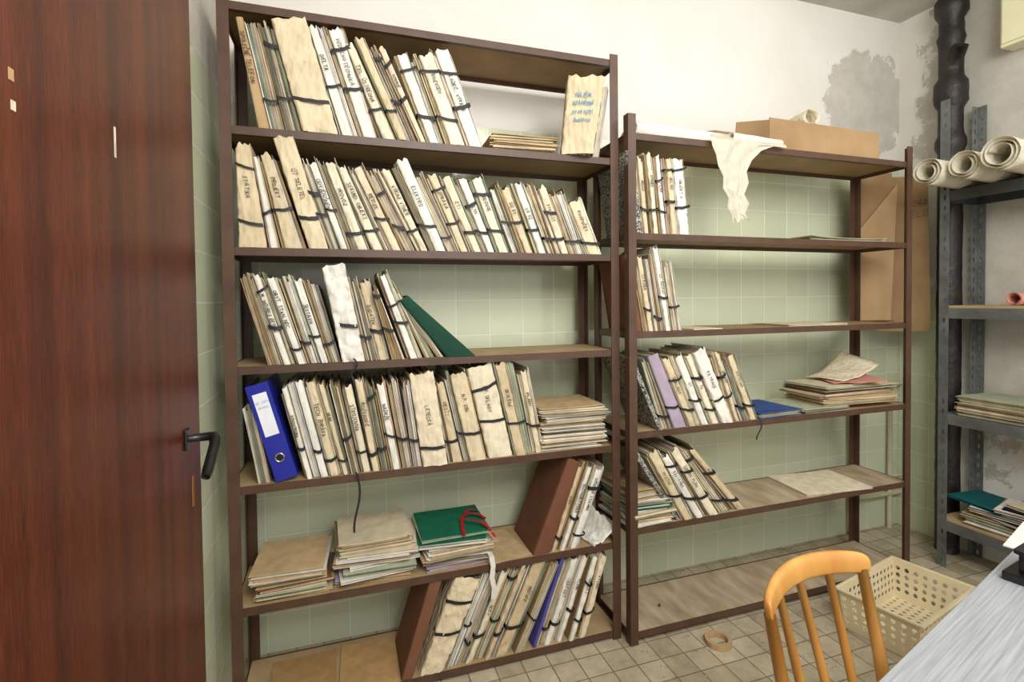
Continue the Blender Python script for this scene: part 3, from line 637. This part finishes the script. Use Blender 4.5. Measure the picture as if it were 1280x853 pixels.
# ------------------------------------------------------------------ pipes
g=G();X,Y=3.0,1.80
zs=[ZC*i/90 for i in range(91)]
def prad(z):
    r=.052
    for a,b_,e in ((ZC-.16,ZC-.04,.018),(2.33,2.45,.018),(2.45,2.47,.020),(2.66,2.70,.008),(2.10,2.16,.012)):
        if a<=z<=b_: r=.052+e
    return r
g.tube([(0,0,z) for z in zs],[prad(z) for z in zs],24)
g.tube([(0,0,2.50),(-.05,-.07,2.60)],.032,14)
g.V=[(v[0]*(1+.07*noise.noise(Vector(v)*60)),v[1]*(1+.07*noise.noise(Vector(v)*60)),v[2]) for v in g.V]
o=g.obj('drain_pipe','cast_iron',None,True,loc=(X,Y,0));top(o,'black rusty cast iron drain pipe in the room corner','pipe')
g=G();r=.013
g.tube([(0,0,0),(0,0,.82),(.02,0,.84),(.38,0,.84)],r,10);g.tube([(0,0,.20),(.38,0,.20)],r,10);g.tube([(.30,0,0),(.30,0,.84)],r,10);g.tube([(0,0,.30),(.38,0,.30)],r*.8,10)
top(g.obj('heating_pipe','pipe_beige',None,True,loc=(2.69,2.09,0)),'beige painted heating pipes along the tiled wall','pipe')
o=empty('fuse_box',(3.04,1.42,2.42))
g=G();g.box(-.05,.05,-.22,.17,.10,.50);g.obj('body','pale_yellow',o,bevel=.006)
g=G();g.box(-.058,-.05,-.21,.16,.115,.485);g.obj('door','pale_yellow',o,bevel=.003)
top(o,'pale yellow metal fuse box mounted high on the wall','fuse box')

# ------------------------------------------------------------------ grey slotted rack
def perfstrip(g,org,eu,ev,nu,nv,cu_,cv_,ru,rv,seg=12):
    org=Vector(org);eu=Vector(eu);ev=Vector(ev)
    for i in range(nu):
        for j in range(nv):
            c=org+eu*((i+.5)*cu_)+ev*((j+.5)*cv_);V=[];Fc=[]
            for k in range(seg):
                an=2*math.pi*(k+.5)/seg;ca,sa=math.cos(an),math.sin(an);s=1/max(abs(ca),abs(sa))
                V.append(tuple(c+eu*(ca*s*cu_/2)+ev*(sa*s*cv_/2)))
                V.append(tuple(c+eu*(ca*ru)+ev*(sa*rv)))
            for k in range(seg):
                k2=(k+1)%seg
                an0=2*math.pi*(k+.5)/seg;an1=2*math.pi*(k+1.5)/seg
                q0=int(((an0+math.pi/4)%(2*math.pi))//(math.pi/2));q1=int(((an1+math.pi/4)%(2*math.pi))//(math.pi/2))
                if q0!=q1:
                    am=math.pi/4+q0*math.pi/2
                    cc=c+eu*(math.copysign(cu_/2,math.cos(am)))+ev*(math.copysign(cv_/2,math.sin(am)))
                    V.append(tuple(cc));Fc.append((2*k,len(V)-1,2*k2,2*k2+1,2*k+1))
                else: Fc.append((2*k,2*k2,2*k2+1,2*k+1))
            g.add(V,Fc)
def rack():
    X0,X1,Y0,Y1=2.80,3.07,.75,1.722;o=empty('metal_rack',(X0,Y1,0))
    for (x,y) in ((X0,Y1),(X0,Y0),(X1,Y1),(X1,Y0)):
        g=G();sx=1 if x==X0 else -1;sy=-1 if y==Y1 else 1
        perfstrip(g,(x-X0,y-Y1,0),(0,sy,0),(0,0,1),1,46,.04,.05,.006,.014)
        perfstrip(g,(x-X0,y-Y1,0),(sx,0,0),(0,0,1),1,46,.04,.05,.006,.014)
        p=g.obj('post','metal_grey',o);md=p.modifiers.new('s','SOLIDIFY');md.thickness=.002
    for z,wood in ((1.855,0),(1.285,1),(.765,0),(.235,1)):
        s=empty('shelf');s.parent=o;s.location=(0,0,z)
        g=G();g.box(.003,X1-X0-.003,Y0-Y1+.003,-.003,-.003,0);g.box(.003,.006,Y0-Y1+.003,-.003,-.05,-.003);g.box(.006,.02,Y0-Y1+.003,-.003,-.05,-.047);g.box(X1-X0-.006,X1-X0-.003,Y0-Y1+.003,-.003,-.05,-.003);g.box(.006,X1-X0-.006,-.006,-.003,-.05,-.003)
        g.obj('tray','metal_grey_dark' if z>1.8 else 'metal_grey',s)
        if wood:
            g=G();g.box(.004,X1-X0-.004,Y0-Y1+.004,-.004,.0005,.012);g.obj('board','hardboard',s)
    top(o,'grey slotted steel angle rack against the wall','metal rack')
rack()
zz=.766
rnd=random.Random(3)
for i,(t,c,nm) in enumerate([(.02,TAN,'tan'),(.016,WHT,'white'),(.022,TAN,'tan'),(.014,CRM,'cream'),(.02,GG,'grey green')]):
    flat(2.94,1.50+rnd.uniform(-.015,.015),zz,.24,.32,t,rnd.uniform(-.04,.04),c,f'{nm} folder lying flat in a stack on the rack','stacked folders on the metal rack');zz+=t+.0006
zz=.248
for i,(t,c,nm,y,ro) in enumerate([(.03,WHT,'white',1.50,.05),(.022,TAN,'tan',1.52,.1),(.018,C(20,20,22),'black',1.46,-.2),(.022,WHT,'white',1.49,.15),(.012,C(20,96,100),'teal',1.58,-.12),(.016,WHT,'white',1.40,.25),(.008,C(24,24,26),'black',1.36,.1),(.014,CRM,'cream',1.34,-.2)]):
    flat(2.935,y,zz,.22,.24,t,ro,c,f'{nm} document folder lying flat on the lowest rack shelf','stacked folders on the lowest rack shelf');zz+=t+.0006

# ------------------------------------------------------------------ basket
def basket():
    Wd,Dp,H=.46,.28,.165;o=empty('plastic_basket',(2.14,1.43,0),(0,0,math.radians(12)))
    g=G();ch=(H-.046)/4;nx,ny=14,8
    for sy in (-1,1): perfstrip(g,(-Wd/2,sy*Dp/2,.025),(1,0,0),(0,0,1),nx,4,Wd/nx,ch,.009,.009,16)
    for sx in (-1,1): perfstrip(g,(sx*Wd/2,-Dp/2,.025),(0,1,0),(0,0,1),ny,4,Dp/ny,ch,.009,.009,16)
    perfstrip(g,(-Wd/2,-Dp/2,.004),(1,0,0),(0,1,0),nx,ny,Wd/nx,Dp/ny,.009,.009,16)
    zt=H-.021
    for sy in (-1,1):
        y=sy*Dp/2
        for a,b_ in ((.002,.025),(zt,H)): g.add([(-Wd/2,y,a),(Wd/2,y,a),(Wd/2,y,b_),(-Wd/2,y,b_)],[(0,1,2,3)])
    for sx in (-1,1):
        x=sx*Wd/2
        for a,b_ in ((.002,.025),(zt,H)): g.add([(x,-Dp/2,a),(x,Dp/2,a),(x,Dp/2,b_),(x,-Dp/2,b_)],[(0,1,2,3)])
    g.V=[(x*(.90+.10*z/H),y*(.88+.12*z/H),z) for x,y,z in g.V]
    b_=g.obj('body','beige_plastic',o);md=b_.modifiers.new('s','SOLIDIFY');md.thickness=.003
    g=G();r=.012
    for a,b2 in (((-Wd/2-r,-Dp/2-r),(Wd/2+r,-Dp/2)),((-Wd/2-r,Dp/2),(Wd/2+r,Dp/2+r)),((-Wd/2-r,-Dp/2),(-Wd/2,Dp/2)),((Wd/2,-Dp/2),(Wd/2+r,Dp/2))):
        g.box(a[0],b2[0],a[1],b2[1],H-.008,H+.002)
    g.obj('rim','beige_plastic',o,bevel=.002)
    top(o,'beige perforated plastic basket standing on the tiled floor','plastic basket')
basket()

# ------------------------------------------------------------------ desk
ang=math.radians(15.2)
o=empty('desk',(1.10,.645,0),(0,0,ang))
g=G();g.box(-.68,.75,-.68,0,.725,.75);g.obj('tabletop','desk_wood',o,bevel=.002)
for x in (-.66,.70):
    g=G();g.box(x,x+.025,-.66,-.02,0,.725);g.obj('side_panel','desk_wood',o)
g=G();g.box(-.635,.70,-.60,-.58,.35,.725);g.obj('back_panel','desk_wood',o)
top(o,'desk with grey wood-grain laminate top','desk')
o=empty('hole_punch',(1.375,.64,.751),(0,0,math.radians(10)))
g=G();g.box(-.07,.07,-.05,.05,0,.018);g.box(-.05,-.03,-.02,.03,.018,.06);g.box(.03,.05,-.02,.03,.018,.06);g.obj('base','black_plastic',o,bevel=.003)
g=G();g.hexa([(-.06,-.05,.045),(.06,-.05,.045),(.06,.035,.058),(-.06,.035,.058),(-.06,-.05,.053),(.06,-.05,.053),(.06,.035,.068),(-.06,.035,.068)]);g.obj('lever','black_plastic',o,bevel=.002)
top(o,'black desk hole punch standing on the grey desk','hole punch')
flat(1.60,.70,.7505,.21,.20,.004,.3,WHT,'white paper sheets lying on the grey desk',None,kind='paper_sheet')

# ------------------------------------------------------------------ chair
def chair():
    o=empty('wooden_chair',(.905,.70,0),(0,0,math.radians(11)))
    V=[];Fc=[];n=20;sec=8
    for i in range(n+1):
        f=i/n;x=-.175+.35*f
        e=abs(2*f-1);hh=.025*(1-.12*e**4);zc=.780-.010*e**2
        if e>.92: hh*=.8
        c=Vector((x,.055+.05*(1-(x/.175)**2),zc))
        for k in range(sec):
            an=2*math.pi*k/sec+math.pi/8
            V.append((c.x,c.y+.010*math.copysign(abs(math.cos(an))**.6,math.cos(an))+(hh*math.sin(an))*.16,c.z+hh*math.copysign(abs(math.sin(an))**.6,math.sin(an))))
    for i in range(n):
        for k in range(sec): Fc.append((i*sec+k,i*sec+(k+1)%sec,(i+1)*sec+(k+1)%sec,(i+1)*sec+k))
    Fc.append(tuple(reversed(range(sec))));Fc.append(tuple(range(n*sec,(n+1)*sec)))
    r=mesh('top_rail',V,Fc,'chair_wood',o,True);md=r.modifiers.new('s','SUBSURF');md.levels=1;md.render_levels=2
    for sx in (-1,1):
        g=G();x=sx*.158
        g.tube([(x*1.03,-.02,0),(x*1.0,-.012,.25),(x*.98,.0,.45),(x,.028,.60),(x*1.01,.062,.76)],[.013,.016,.0145,.0125,.0105],12);g.obj('back_post','chair_wood',o,True)
        g=G();g.tube([(sx*.17,-.40,0),(sx*.16,-.375,.43)],[.012,.018],12);g.obj('leg','chair_wood',o,True)
    for x in (-.085,0,.085):
        g=G();yt=.055+.05*(1-(x/.175)**2)
        g.tube([(x*.9,.012,.45),(x*.95,.012+(yt-.012)*.5,.61),(x,yt,.765)],[.008,.009,.008],12);g.obj('spindle','chair_wood',o,True)
    g=G();g.box(-.185,.185,-.41,.02,.43,.455);g.obj('seat','chair_wood',o,bevel=.012)
    for x in (-.165,.165):
        g=G();g.tube([(x,-.39,.2),(x,-.015,.2)],.009,8);g.obj('stretcher','chair_wood',o,True)
    top(o,'honey-coloured wooden chair with spindle back pushed under desk','chair')
chair()

# ------------------------------------------------------------------ small floor things
g=G()
g.tube([(0,0,0),(0,0,.02)],.05,28,cap=False);g.tube([(0,0,.02),(0,0,0)],.036,28,cap=False)
n=28
g.add([(r_*math.cos(2*math.pi*k/n),r_*math.sin(2*math.pi*k/n),.02) for r_ in (.05,.036) for k in range(n)],[(k,(k+1)%n,n+(k+1)%n,n+k) for k in range(n)])
top(g.obj('tape_roll','tan_card',None,True,loc=(1.36,1.60,.001)),'tan adhesive tape roll lying on the tiled floor','tape roll')
g=G();g.tube([(0,0,0),(0,0,.008)],.005,14);g.tube([(0,0,.008),(0,0,.010)],.003,14)
top(g.obj('bottle_cap','red_plastic',None,False,loc=(1.24,DR+.12,ZR[5]+.001)),'small red plastic cap on the dusty bottom shelf','bottle cap')
g=G();rnd=random.Random(5)
for i in range(520):
    x=rnd.uniform(.9,2.7);y=rnd.uniform(1.15,1.68) if rnd.random()<.7 else rnd.uniform(1.99,2.1);s=rnd.uniform(.0015,.008)
    V=[(x+rnd.uniform(-s,s),y+rnd.uniform(-s,s),.0005+(s*.6 if k>2 else 0)) for k in range(5)]
    g.add(V,[(0,1,2),(0,1,3),(1,2,4),(0,2,4),(0,3,4),(1,3,4)])
o=g.obj('floor_debris','debris');o['kind']='stuff';top(o,'crumbs of plaster and paper scraps scattered on tiles','debris')

# ------------------------------------------------------------------ lights
def area(loc,tgt,size,energy,col=(1,1,1)):
    l=bpy.data.lights.new('light','AREA');l.size=size;l.energy=energy;l.color=col
    o=bpy.data.objects.new('bounce_fill_light',l);link(o);o.location=loc  # added soft fill imitating flash bounced off the ceiling, not a real lamp
    d=Vector(tgt)-Vector(loc);o.rotation_euler=d.to_track_quat('-Z','Y').to_euler();return o
area((.7,-.5,2.6),(1.2,1.8,1.0),1.2,68,(1,.985,.96))
area((2.0,.2,2.8),(1.6,1.5,.6),1.0,20,(1,.985,.96))
w=bpy.data.worlds.new('world');scene.world=w;w.use_nodes=True
w.node_tree.nodes['Background'].inputs[0].default_value=(1,1,1,1);w.node_tree.nodes['Background'].inputs[1].default_value=1.5
scene.view_settings.view_transform='Standard'
